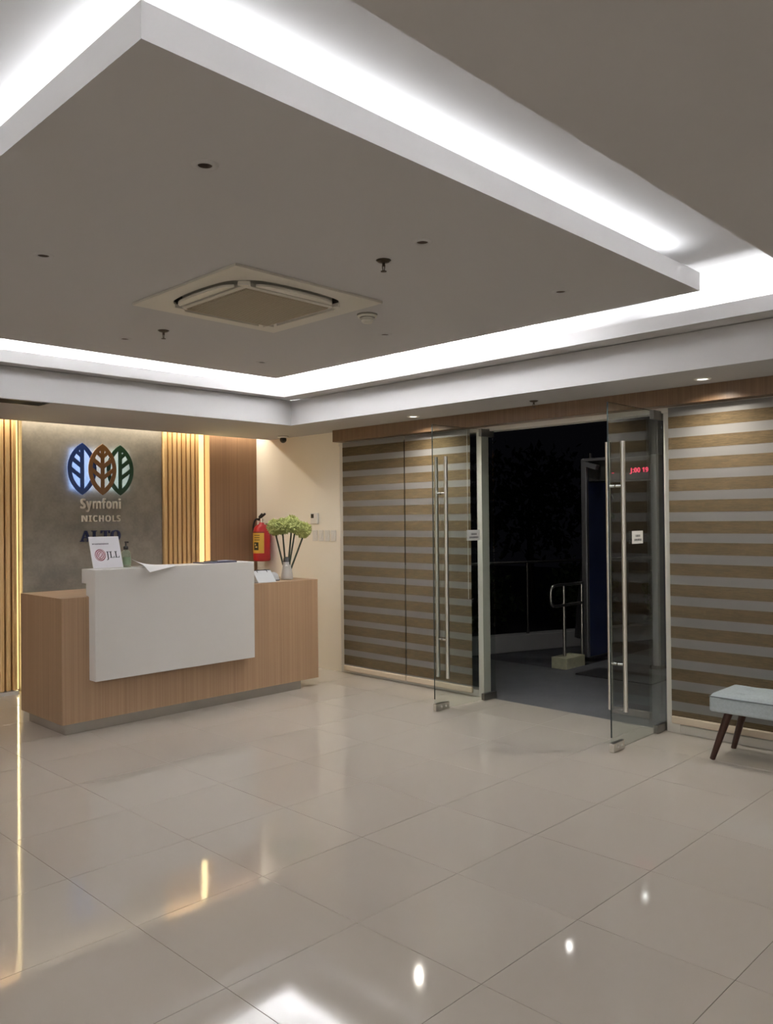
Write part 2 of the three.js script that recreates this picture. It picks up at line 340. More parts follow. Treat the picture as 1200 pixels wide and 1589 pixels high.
{
  const x0 = -2.71, x1 = -1.0, w = structure('window_2', [x0, 0, ZB], 'fixed glazing behind the right striped blind');
  part('frame', [box(x0, x0 + 0.1, 0, 2.3, ZB - 0.1, ZB, 0.003), box(x1 - 0.07, x1, 0, 2.3, ZB - 0.1, ZB, 0.003), box(x0 + 0.1, x1 - 0.07, 0, 0.06, ZB - 0.1, ZB, 0.003)], M.frame, w);
  part('pane', box(x0 + 0.1, x1 - 0.07, 0.06, 2.3, ZB - 0.06, ZB - 0.05), M.glass, w);
}
function blind(label, x0, x1, phase, band, mat, yb, chainX) {
  const z = ZB + 0.035, o = thing('zebra_blind', label, 'window blind', [(x0 + x1) / 2, yb, z], 'striped zebra blinds on the glass front'), P = 0.1495;
  const z0 = z - 0.0015, z1 = z + 0.0015, top = 2.33;
  part('headrail', box(x0, x1, 2.345, 2.42, ZB + 0.005, ZB + 0.1, 0.01), M.rail, o);
  for (let k = -4; k < 20; k++) {
    const c = phase - k * P, s = P - band;               // sheer band centre
    const a0 = Math.max(c - s / 2, yb + 0.05), a1 = Math.min(c + s / 2, top), b0 = Math.max(c - s / 2 - band, yb + 0.05), b1 = Math.min(c - s / 2, top);
    if (a1 - a0 > 0.004) part('sheer_band', box(x0, x1, a0, a1, z0 + 0.001, z1 - 0.001), M.sheer, o);
    if (b1 - b0 > 0.004) part('opaque_band', box(x0, x1, b0, b1, z0, z1), mat, o);
  }
  part('bottom_rail', box(x0 - 0.002, x1 + 0.002, yb, yb + 0.055, z - 0.012, z + 0.012, 0.011), M.rail, o);
  if (chainX) { const ch = part('chain', rod([chainX, 0.85, z + 0.02], [chainX, 2.33, z + 0.02], 0.0022, 0.0022, 6), M.plasticWhite, o); ch.castShadow = true; }
}
blind('left striped brown blind, next to the cream wall and switches', -6.115, -5.262, 1.712, 0.09, M.bandA, 0.03);
blind('striped brown blind seen through the left glass door leaf', -5.25, -4.468, 1.712, 0.09, M.bandA, 0.03, -4.485);
blind('striped brown blind behind the pale blue bench', -2.655, -1.03, 1.698, 0.084, M.bandB, 0.075);

// ------------------------------------------------------------------ glass door leaves (both stand open into the room)
const stickerMat = (() => {
  const c = document.createElement('canvas'); c.width = 256; c.height = 160; const x = c.getContext('2d');
  x.fillStyle = '#d9d9d6'; x.fillRect(0, 0, 256, 160); x.fillStyle = '#4a4a4c'; const R = rng(9);
  for (const [y, a, b] of [[48, 84, 176], [98, 52, 214]]) for (let p = a; p < b;) { const w = 9 + R() * 9; x.fillRect(p, y, w, 26 + R() * 4); x.clearRect; p += w + 6; }
  const t = new THREE.CanvasTexture(c); t.colorSpace = THREE.SRGBColorSpace; return std({ map: t, roughness: 0.6 });
})();
function doorLeaf(name, label, hx, hz, angle, L, stickerAt) {     // local: hinge at origin, leaf along +z towards the room
  const o = structure(name, [hx, 0, hz], label); o.rotation.y = angle; o.base = null;
  const back = 0.06, z0 = -back, z1 = L;
  const add = (n, g, m, par = o) => part(n, g, m, par, { local: true });
  add('glass_pane', box(-0.005, 0.005, 0.012, 2.31, z0, z1), M.glass);
  add('glass_edge', [box(-0.005, 0.005, 0.1, 2.31, z1, z1 + 0.0015), box(-0.005, 0.005, 2.31, 2.3115, z0, z1)], M.glassEdge);
  for (const [n, y0, y1, a, b, m] of [['lock_patch', 0.006, 0.062, z1 - 0.15, z1 + 0.002, M.steel], ['hinge_patch', 0.006, 0.062, z0, z0 + 0.16, M.darkSteel], ['hinge_patch', 2.25, 2.315, z0, z0 + 0.16, M.darkSteel]]) {
    const p = add(n, box(-0.016, 0.016, y0, y1, a, b, 0.003), m);
    if (n === 'lock_patch') for (const s of [-1, 1]) add('lock_cylinder', [rod([s * 0.014, 0.036, z1 - 0.05], [s * 0.026, 0.036, z1 - 0.05], 0.011), rod([s * 0.014, 0.036, z1 - 0.105], [s * 0.024, 0.036, z1 - 0.105], 0.009)], M.chrome, p);
  }
  const zh = L - 0.095;
  for (const s of [-1, 1]) {
    const h = add('pull_handle', [rod([s * 0.055, 0.262, zh], [s * 0.055, 2.055, zh], 0.0155, 0.0155, 20)], M.steel);
    for (const y of [0.572, 1.757]) add('standoff', rod([s * 0.005, y, zh], [s * 0.055, y, zh], 0.01, 0.01, 14), M.chrome, h);
  }
  const sg = new THREE.BoxGeometry(0.16, 0.088, 0.001); sg.rotateY(Math.PI / 2); sg.translate(0.006, 1.41, stickerAt);
  const s = part('notice_sticker', sg, stickerMat, o, { local: true, keepUV: true }); s.userData.label = 'small white notice sticker with two dark lines';
}
doorLeaf('door_1', 'left open frameless glass door leaf', -4.29, -5.62, -0.085, 0.665, 0.2);
doorLeaf('door_2', 'right open frameless glass door leaf', -2.735, -5.6, 0.012, 0.735, 0.35);

// ------------------------------------------------------------------ reception desk
{
  const o = thing('reception_desk', 'oak reception desk with a white raised counter front', 'desk', [-6.2, 0, -3.78]);
  part('plinth', box(-6.5, -5.855, 0, 0.085, -4.81, -2.6), M.plinth, o);
  part('body', [box(-6.56, -5.842, 0.083, 0.998, -2.585, -2.563), box(-6.56, -5.842, 0.083, 0.998, -4.995, -4.973), box(-5.842, -5.82, 0.083, 0.998, -4.995, -2.563),
    box(-6.56, -5.842, 0.083, 0.105, -4.973, -2.585)], M.deskWood, o);
  part('desktop', [box(-6.56, -5.842, 0.968, 0.9983, -4.973, -2.585)], M.deskWood, o);
  const c = part('counter_front', box(-5.83, -5.72, 0.381, 1.2, -4.197, -2.769, 0.003), M.counter, o);
  part('counter_top', box(-5.94, -5.73, 1.094, 1.2005, -4.196, -2.77, 0.003), M.counter, o);
  for (const z of [-2.815, -4.145]) part('counter_support', box(-5.93, -5.83, 0.99, 1.1, z - 0.015, z + 0.015), M.counter, o);
}

// ------------------------------------------------------------------ emblem and raised lettering on the concrete panel
function leafShape(sides) {                          // pointed oval with openings between the veins
  const H = 0.25, W = 0.142, rim = 0.036, mid = 0.018;
  const half = (y, w, h) => { const R = (h * h + w * w) / (2 * w), q = Math.max(0, R * R - y * y); return Math.max(0, Math.sqrt(q) - (R - w)); };
  const s = new THREE.Shape(), N = 28;
  for (let i = 0; i <= N; i++) { const y = -H + 2 * H * i / N; s[i ? 'lineTo' : 'moveTo'](half(y, W, H), y); }
  for (let i = N - 1; i > 0; i--) { const y = -H + 2 * H * i / N; s.lineTo(-half(y, W, H), y); }
  const inner = (y) => half(y, W - rim, H - rim * 1.35);
  const hole = (sg, a, b, k) => {                    // between y = a + k x and y = b + k x
    const cut = (c) => { let lo = mid, hi = W; for (let i = 0; i < 40; i++) { const m = (lo + hi) / 2; if (m < inner(c + k * m)) lo = m; else hi = m; } return lo; };
    const xa = cut(a), xb = cut(b), pts = [[mid, a], [xa, a + k * xa]];
    for (let i = 1; i < 6; i++) { const y = a + k * xa + (b + k * xb - a - k * xa) * i / 6; pts.push([Math.max(mid, inner(y)), y]); }
    pts.push([xb, b + k * xb], [mid, b]);
    const clean2 = pts.filter((p, i) => !i || Math.hypot(p[0] - pts[i - 1][0], p[1] - pts[i - 1][1]) > 0.001);
    if (clean2.length < 3) return;
    const h = new THREE.Path(); clean2.forEach((p, i) => h[i ? 'lineTo' : 'moveTo'](p[0] * sg, p[1])); h.closePath(); s.holes.push(h);
  };
  for (const [sg, kind] of sides) {
    if (kind === 'open') hole(sg, -0.195, 0.195, 0);
    else for (const [a, b] of [[-0.185, -0.095], [-0.05, 0.012], [0.058, 0.112], [0.15, 0.172]]) hole(sg, a, b, 0.62);
  }
  return s;
}
{
  const o = thing('wall_emblem', 'backlit emblem of overlapping blue, orange and green leaves', 'sign', [CF, 1.815, -3.75]);
  const paint = [rgb(0.012, 0.045, 0.22), rgb(0.22, 0.1, 0.025), rgb(0.01, 0.05, 0.018)];
  const glow = [rgb(0.25, 0.45, 1.0), rgb(0.75, 0.85, 1.0), rgb(0.6, 0.85, 0.95)];
  [[-3.553, [[-1, 'veins'], [1, 'open']], 0.03], [-3.752, [[-1, 'veins'], [1, 'veins']], 0.046], [-3.945, [[-1, 'open'], [1, 'veins']], 0.03]].forEach(([z, sides, off], i) => {
    const place = (g, d) => { g.rotateY(Math.PI / 2); g.translate(CF + d, 2.066, z); return g; };
    const leaf = part('leaf', place(new THREE.ExtrudeGeometry(leafShape(sides), { depth: 0.012, bevelEnabled: true, bevelSize: 0.0015, bevelThickness: 0.0015, bevelSegments: 1 }), off), std({ color: paint[i], roughness: 0.4 }), o);
    leaf.userData.label = ['blue leaf', 'orange brown leaf', 'dark green leaf'][i];
    part('led_light_backing', place(new THREE.ExtrudeGeometry(leafShape(sides), { depth: 0.003, bevelEnabled: false }), off - 0.006), new THREE.MeshStandardMaterial({ color: 0xffffff, emissive: glow[i], emissiveIntensity: i ? 0.3 : 0.6 }), leaf);
    for (const y of [2.25, 1.89]) part('spacer', rod([CF, y, z], [CF + off, y, z], 0.004), M.steel, leaf);
    areaLight('emblem_glow_light', glow[i], LED.emblem * (i ? 0.45 : 1), 0.22, 0.4, [CF + off - 0.008, 2.066, z], [CF - 1, 2.066, z]);
  });
}
const fonts = {};
for (const k of ['sans_bold', 'serif_bold', 'sans_regular']) fonts[k] = await new FontLoader().loadAsync('fonts/droid/droid_' + k + '.typeface.json');
function lettering(name, label, text, font, zL, zR, yBase, size, depth, mat, gap = 0) {
  const f = fonts[font], sc = size / f.data.resolution, adv = [...text].map((ch) => f.data.glyphs[ch].ha * sc);
  const total = adv.reduce((a, b) => a + b, 0) + gap * (text.length - 1), k = Math.abs(zR - zL) / total;
  const o = thing(name, label, 'sign', [CF, yBase, (zL + zR) / 2]); let x = 0;
  [...text].forEach((ch, i) => {
    const g = new TextGeometry(ch, { font: f, size, depth, curveSegments: 5, bevelEnabled: false }); g.scale(k, 1, 1); g.translate(x * k, 0, 0); g.rotateY(Math.PI / 2); g.translate(CF + 0.004, yBase, zL);
    const m = part('letter', g, mat, o); m.position.y = 0; x += adv[i] + gap;
  });
}
const letterPale = std({ color: rgb(0.85, 0.78, 0.68), roughness: 0.4 }), letterNavy = std({ color: rgb(0.02, 0.028, 0.09), roughness: 0.35 });
lettering('raised_lettering', 'pale mixed-case lettering directly under the leaf emblem', 'Symfoni', 'sans_bold', -3.542, -3.965, 1.683, 0.098, 0.02, letterPale);
lettering('raised_lettering', 'pale capital lettering, second line under the leaf emblem', 'NICHOLS', 'sans_bold', -3.55, -3.957, 1.556, 0.062, 0.02, letterPale, 0.006);
lettering('raised_lettering', 'dark blue capital lettering partly hidden by the counter sign', 'ALTO', 'serif_bold', -3.54, -3.962, 1.365, 0.105, 0.02, letterNavy);

// ------------------------------------------------------------------ things on the counter
{
  const c = document.createElement('canvas'); c.width = 512; c.height = 512; const x = c.getContext('2d');
  x.fillStyle = '#e6e4ea'; x.fillRect(0, 0, 512, 512);
  x.fillStyle = '#3b3b48'; { const R = rng(4); for (let p = 40; p < 320;) { const w = 8 + R() * 14; x.fillRect(p, 108, w, 15 + R() * 6); p += w + 5; } }
  x.strokeStyle = '#6e1a2a'; x.lineWidth = 9; for (let i = 0; i < 6; i++) { x.beginPath(); x.ellipse(150, 300, 14 + i * 15, 34 + i * 12, (i % 2 ? 0.5 : -0.2), 0, Math.PI * 2); x.stroke(); }
  x.fillStyle = '#1c1c26'; x.font = 'bold 150px serif'; x.fillText('JLL', 254, 352, 230);
  const t = new THREE.CanvasTexture(c); t.colorSpace = THREE.SRGBColorSpace;
  const o = thing('counter_sign', 'leaning white counter sign with a red round mark and dark letters', 'sign', [-5.81, 1.2, -2.92]);
  o.base = null; o.rotation.set(0, Math.PI / 2, 0);
  const tilt = new THREE.Group(); tilt.name = 'sign_board'; tilt.rotation.x = -0.33; o.add(tilt);
  const add = (n, g, m, kuv) => part(n, g, m, tilt, { local: true, keepUV: kuv });
  const pl = new THREE.PlaneGeometry(0.236, 0.245); pl.translate(0, 0.129, 0.0031); add('printed_sheet', pl, std({ map: t, roughness: 0.5 }), true);
  add('acrylic_back', box(-0.12, 0.12, 0.004, 0.254, -0.003, 0.003, 0.001), M.plasticWhite);
  part('easel_leg', [rod([-0.05, 0.004, -0.15], [-0.05, 0.15, -0.056], 0.004), rod([0.05, 0.004, -0.15], [0.05, 0.15, -0.056], 0.004), rod([-0.05, 0.004, -0.15], [0.05, 0.004, -0.15], 0.004)], M.black, o, { local: true });
}
{
  const p = [-5.875, 1.2, -3.095], o = thing('sanitizer_bottle', 'clear pump bottle with black cap beside the counter sign', 'bottle', p);
  part('bottle', lathe([[0, 0], [0.034, 0], [0.037, 0.006], [0.037, 0.1], [0.03, 0.122], [0.014, 0.132], [0.014, 0.14]], p), phys({ color: rgb(0.78, 0.85, 0.76), transmission: 0.85, thickness: 0, roughness: 0.08 }), o);
  part('gel', lathe([[0, 0.004], [0.032, 0.005], [0.033, 0.075], [0, 0.075]], p), phys({ color: rgb(0.86, 0.9, 0.84), transmission: 0.9, thickness: 0, roughness: 0.1 }), o);
  const g = new THREE.CylinderGeometry(0.0378, 0.0378, 0.06, 24, 1, true, 0.5, 2.2); g.translate(p[0], p[1] + 0.05, p[2]); part('bottle_label', g, std({ color: rgb(0.12, 0.17, 0.1), roughness: 0.6, side: THREE.DoubleSide }), o);
  part('cap', lathe([[0, 0.138], [0.018, 0.138], [0.018, 0.16], [0.006, 0.165], [0.006, 0.19], [0, 0.19]], p), M.black, o);
  part('pump_head', [box(p[0] - 0.008, p[0] + 0.035, p[1] + 0.188, p[1] + 0.2, p[2] - 0.007, p[2] + 0.007, 0.003)], M.black, o);
}
{
  const o = thing('paper_sheets', 'white paper sheets hanging over the counter edge', 'paper', [-5.78, 1.2, -3.3]);
  const N = 24, K = 16, pos = [], idx = [];
  for (let s = 0; s < 2; s++) for (let i = 0; i <= N; i++) for (let k = 0; k <= K; k++) {
    const u = i / N, v = k / K; // u along -z, v from back to front
    const L = (a, b, t) => a + (b - a) * t, X = L(L(-5.93, -5.6, v), L(-5.86, -5.7, v), u), z = L(L(-3.175, -3.145, v), L(-3.5, -3.42, v), u);
    let y = 1.203 + 0.052 * Math.pow(1 - u, 4) * Math.pow(1 - v, 1.2);
    if (X > -5.715) y -= 0.31 * (X + 5.715);
    if (s) y += 0.003;
    pos.push(X, y, z);
  }
  const W = (N + 1) * (K + 1);
  for (let i = 0; i < N; i++) for (let k = 0; k < K; k++) { const a = i * (K + 1) + k, b = a + K + 1; idx.push(a, b, a + 1, b, b + 1, a + 1, W + a, W + a + 1, W + b, W + b, W + a + 1, W + b + 1); }
  const rim = (a, b) => idx.push(a, b, W + a, b, W + b, W + a);
  for (let i = 0; i < N; i++) { rim(i * (K + 1), (i + 1) * (K + 1)); rim(i * (K + 1) + K, (i + 1) * (K + 1) + K); }
  for (let k = 0; k < K; k++) { rim(k, k + 1); rim(N * (K + 1) + k, N * (K + 1) + k + 1); }
  const g = new THREE.BufferGeometry(); g.setAttribute('position', new THREE.Float32BufferAttribute(pos, 3)); g.setIndex(idx); g.computeVertexNormals();
  part('sheet', g, M.paper, o);
}
{
  const o = thing('folder', 'flat dark blue folder lying at the right end of the counter', 'folder', [-5.84, 1.2, -3.87]);
  part('cover', box(-5.925, -5.76, 1.2015, 1.21, -4.05, -3.72, 0.003), std({ color: rgb(0.035, 0.035, 0.075), roughness: 0.5 }), o);
  part('pages', box(-5.92, -5.765, 1.2095, 1.2155, -4.045, -3.86, 0.001), std({ color: rgb(0.12, 0.12, 0.16), roughness: 0.7 }), o);
  part('pen', rod([-5.8, 1.2165, -3.75], [-5.83, 1.2165, -3.9], 0.0045), M.black, o);
}
{
  const o = thing('document_holder', 'small grey slanted holder with a black wire clip beside the vase', 'holder', [-5.93, 0.9985, -4.44]);
  const s = new THREE.Shape([[0, 0], [0.12, 0], [0.04, 0.095], [0.02, 0.1]].map((p) => new THREE.Vector2(...p)));
  const g = new THREE.ExtrudeGeometry(s, { depth: 0.19, bevelEnabled: true, bevelSize: 0.004, bevelThickness: 0.004, bevelSegments: 2 }); g.translate(-5.985, 1.003, -4.54);
  part('sloped_body', g, std({ color: rgb(0.6, 0.62, 0.63), roughness: 0.25 }), o);
  part('wire_clip', tube([[-5.925, 1.07, -4.39], [-5.945, 1.106, -4.39], [-5.945, 1.106, -4.42], [-5.945, 1.106, -4.46], [-5.945, 1.106, -4.49], [-5.925, 1.07, -4.49], [-5.925, 1.07, -4.44], [-5.925, 1.07, -4.39]], 0.004, 60), M.black, o);
  part('edge_bar', box(-5.97, -5.945, 1.098, 1.108, -4.54, -4.35, 0.003), M.black, o);
}
{
  const o = thing('rounded_device', 'small grey rounded desk device left of the vase', 'device', [-6.02, 0.9985, -4.62]);
  const g = new THREE.SphereGeometry(0.06, 24, 14, 0, Math.PI * 2, 0, Math.PI / 2); g.scale(0.9, 1.2, 1.0); g.translate(-6.02, 1.006, -4.63);
  part('shell', g, std({ color: rgb(0.4, 0.41, 0.41), roughness: 0.3 }), o);
  part('base', lathe([[0, 0], [0.062, 0], [0.062, 0.009], [0, 0.009]], [-6.02, 0.9985, -4.63]), M.black, o);
}
{
  const b = [-6.015, 0.9985, -4.785], o = thing('flower_vase', 'pale tapered vase on the right end of the desk', 'vase', b);
  part('body', lathe([[0, 0], [0.052, 0], [0.06, 0.01], [0.058, 0.04], [0.046, 0.1], [0.034, 0.15], [0.036, 0.165], [0.033, 0.165], [0.031, 0.15], [0.043, 0.1], [0.055, 0.04], [0.055, 0.012], [0, 0.008]], b, 32), M.frosted, o);
  part('ribbon_wrap', lathe([[0.024, 0.1], [0.032, 0.12], [0.034, 0.16], [0.028, 0.2], [0.018, 0.21]], b, 16), M.black, o);
  const bead = new THREE.SphereGeometry(0.012, 14, 10); bead.translate(b[0] + 0.028, b[1] + 0.128, b[2] + 0.022); part('bead', bead, M.plasticWhite, o);
  const rv = [0.713, 0, -0.701], fv = [0.701, 0, 0.713], R = rng(77);
  const petal = new THREE.OctahedronGeometry(0.022, 0); petal.scale(1, 0.35, 0.7);
  const names = ['leftmost green pompom flower beside the fire extinguisher', 'second green pompom flower from the left in the vase', 'topmost green pompom flower in the middle of the vase', 'green pompom flower second from the right in the vase', 'rightmost green pompom flower, drooping lower than the rest'];
  [[-0.105, 0.49, 0.0, 0.078], [-0.03, 0.5, 0.05, 0.08], [0.045, 0.52, -0.03, 0.08], [0.085, 0.495, 0.05, 0.076], [0.16, 0.46, 0.0, 0.078]].forEach(([s, h, f, r], i) => {
    const c = [b[0] + rv[0] * s + fv[0] * f, b[1] + h, b[2] + rv[2] * s + fv[2] * f];
    const fl = thing('pompom_flower', names[i], 'flower', b.slice(), 'green pompom flowers in the vase');
    const list = [new THREE.IcosahedronGeometry(r * 0.72, 2).translate(...c)];
    for (let k = 0; k < 190; k++) {
      const y = 1 - 2 * (k + 0.5) / 190, a = k * 2.399963, q = Math.sqrt(1 - y * y), n = new THREE.Vector3(q * Math.cos(a), y, q * Math.sin(a));
      const g = petal.clone(); g.applyQuaternion(new THREE.Quaternion().setFromEuler(new THREE.Euler(R() * 6, R() * 6, R() * 6))); const d = r * (0.74 + 0.24 * R()); g.translate(c[0] + n.x * d, c[1] + n.y * d * 0.94, c[2] + n.z * d); list.push(g);
    }
    part('bloom', list, i % 2 ? M.bloomB : M.bloom, fl);
    const e = [c[0], c[1] - r * 0.6, c[2]];
    part('stem', rod([b[0] + rv[0] * s * 0.08, b[1] + 0.03, b[2] + rv[2] * s * 0.08], e, 0.0085, 0.008, 8), M.stem, fl);
  });
}

// ------------------------------------------------------------------ fire extinguisher, switches, thermostat, camera on the cream wall
{
  const b = [-7.385, 1.1, -5.525], o = thing('fire_extinguisher', 'red fire extinguisher hung on the cream wall behind the flowers', 'extinguisher', b);
  part('cylinder', lathe([[0, 0], [0.085, 0], [0.096, 0.012], [0.096, 0.32], [0.085, 0.37], [0.055, 0.4], [0.028, 0.412], [0.028, 0.43], [0, 0.43]], b, 36), M.red, o);
  const c = document.createElement('canvas'); c.width = 256; c.height = 384; const x = c.getContext('2d'); x.fillStyle = '#caa23c'; x.fillRect(0, 0, 256, 384);
  x.fillStyle = '#7a2418'; x.fillRect(0, 0, 256, 26); x.fillStyle = '#6b5a22'; for (let i = 0; i < 3; i++) x.fillRect(70, 60 + i * 40, 110, 16);
  x.fillStyle = '#2b2718'; x.fillRect(60, 190, 100, 140); x.fillStyle = '#d8c070'; x.fillRect(84, 214, 26, 30); x.fillRect(96, 262, 40, 24);
  const t = new THREE.CanvasTexture(c); t.colorSpace = THREE.SRGBColorSpace;
  const g = new THREE.CylinderGeometry(0.0968, 0.0968, 0.24, 32, 1, true, -0.55, 1.75); g.translate(b[0], b[1] + 0.21, b[2]); part('instruction_label', g, std({ map: t, roughness: 0.5, side: THREE.DoubleSide }), o, { keepUV: true });
  part('valve', [rod([b[0], b[1] + 0.42, b[2]], [b[0], b[1] + 0.475, b[2]], 0.02), rod([b[0] - 0.03, b[1] + 0.455, b[2]], [b[0] + 0.03, b[1] + 0.455, b[2]], 0.011)], M.chrome, o);
  part('lever', [rod([b[0] - 0.05, b[1] + 0.46, b[2] + 0.01], [b[0] + 0.075, b[1] + 0.525, b[2] + 0.01], 0.013), rod([b[0] - 0.03, b[1] + 0.49, b[2] + 0.01], [b[0] + 0.02, b[1] + 0.525, b[2] + 0.01], 0.011)], M.black, o);
  part('hose', tube([[b[0] - 0.02, b[1] + 0.46, b[2]], [b[0] - 0.075, b[1] + 0.465, b[2] + 0.02], [b[0] - 0.108, b[1] + 0.4, b[2] + 0.03], [b[0] - 0.112, b[1] + 0.25, b[2] + 0.025], [b[0] - 0.11, b[1] + 0.12, b[2] + 0.02]], 0.011, 40, 10), M.black, o);
  part('bracket', box(b[0] - 0.03, b[0] + 0.03, b[1] + 0.2, b[1] + 0.42, ZB, ZB + 0.03, 0.003), M.darkSteel, o);
}
{
  const o = thing('thermostat', 'small white thermostat with dark display above the switches', 'thermostat', [-6.587, 1.51, ZB]);
  part('housing', box(-6.643, -6.531, 1.51, 1.627, ZB, ZB + 0.022, 0.006), M.plasticWhite, o);
  part('display', box(-6.632, -6.588, 1.572, 1.615, ZB + 0.021, ZB + 0.0235), M.black, o);
}
const plateWord = ['nearest the flowers', 'second from the flowers', 'third from the flowers', 'nearest the striped blind'];
for (let i = 0; i < 4; i++) {
  const x = -6.59 + i * 0.0975, o = thing('light_switch', 'slim white wall switch plate, ' + plateWord[i], 'switch', [x, 1.33, ZB], 'row of slim switch plates on the cream wall');
  part('plate', box(x - 0.036, x + 0.036, 1.33, 1.445, ZB, ZB + 0.009, 0.004), M.plasticWhite, o);
  part('rocker', box(x - 0.017, x + 0.017, 1.355, 1.42, ZB + 0.008, ZB + 0.013, 0.002), M.plasticWhite, o);
}
{
  const b = [-6.93, HS, -5.48], o = thing('dome_camera', 'small dome security camera under the soffit near the corner', 'camera', b);
  part('base_ring', lathe([[0, 0], [0.06, 0], [0.058, -0.014], [0.04, -0.02], [0, -0.02]].reverse(), b), M.plasticWhite, o);
  const g = new THREE.SphereGeometry(0.036, 24, 16); g.translate(b[0], b[1] - 0.038, b[2]); part('lens_ball', g, M.black, o);
}

// ------------------------------------------------------------------ ceiling fittings (they hang from the board faces)
for (const [x, z, label] of downWords) {
  const b = [x, HP, z], o = thing('downlight', label, 'downlight', b, 'unlit downlights in the floating ceiling panel');
  part('trim_ring', lathe([[0.024, -0.001], [0.028, -0.006], [0.04, -0.005], [0.046, 0]], b, 32), M.ceiling, o);
  part('can', lathe([[0.0268, 0.0], [0.0268, 0.084], [0, 0.084]], b, 28), M.bronze, o);
  part('lens', lathe([[0, 0.05], [0.018, 0.052], [0.0262, 0.06]].reverse(), b, 24), M.lampGlass, o);
}
for (const [x, label] of [[-4.855, 'lit downlight in the soffit above the left blinds'], [-2.27, 'lit downlight in the soffit above the right blind']]) {
  const b = [x, HS, -5.29], o = thing('lit_downlight', label, 'downlight', b, 'lit downlights in the soffit along the glass front');
  part('trim_ring', lathe([[0.036, -0.002], [0.041, -0.008], [0.052, -0.006], [0.056, 0]], b, 32), M.plasticWhite, o);
  part('lamp_face', lathe([[0, -0.005], [0.024, -0.0045], [0.038, -0.002]].reverse(), b, 28), M.lamp, o);
  const l = new THREE.SpotLight(new THREE.Color().setRGB(1, 0.93, 0.82), LED.spot, 0, 1.3, 0.7, 2); l.name = 'soffit_spot_light'; l.position.set(x, HS - 0.012, -5.29); l.target.position.set(x, 0, -5.38); l.castShadow = true; l.shadow.radius = 0.7; scene.add(l, l.target);
}
function sprinkler(b, label) {
  const o = thing('sprinkler', label, 'sprinkler', b, 'sprinkler heads on the ceiling');
  part('escutcheon', lathe([[0, -0.012], [0.012, -0.012], [0.026, -0.008], [0.036, 0], [0, 0]], b, 24), M.brass, o);
  part('body', [rod([b[0], b[1] - 0.01, b[2]], [b[0], b[1] - 0.028, b[2]], 0.007), rod([b[0] - 0.009, b[1] - 0.024, b[2]], [b[0] - 0.004, b[1] - 0.05, b[2]], 0.002), rod([b[0] + 0.009, b[1] - 0.024, b[2]], [b[0] + 0.004, b[1] - 0.05, b[2]], 0.002)], M.brass, o);
  part('deflector', lathe([[0, -0.054], [0.014, -0.053], [0.014, -0.05], [0, -0.049]], b, 16), M.brass, o);
}
sprinkler([-2.646, HP, -2.69], 'dark sprinkler head on the floating panel, nearer of the two');
sprinkler([-4.58, HP, -2.678], 'dark sprinkler head on the floating panel near the left light strip');
sprinkler([-3.6, HS, -5.3], 'dark sprinkler head on the soffit above the open doorway');
{
  const b = [-3.414, HP, -3.33], o = thing('smoke_detector', 'pale round smoke detector beside the ceiling cassette', 'detector', b);
  part('base', lathe([[0, -0.02], [0.055, -0.018], [0.06, 0], [0, 0]], b), M.acBody, o);
  part('sensor_cap', lathe([[0, -0.052], [0.028, -0.05], [0.036, -0.038], [0.036, -0.03], [0.03, -0.026], [0.046, -0.018], [0, -0.018]], b), M.acBody, o);
}
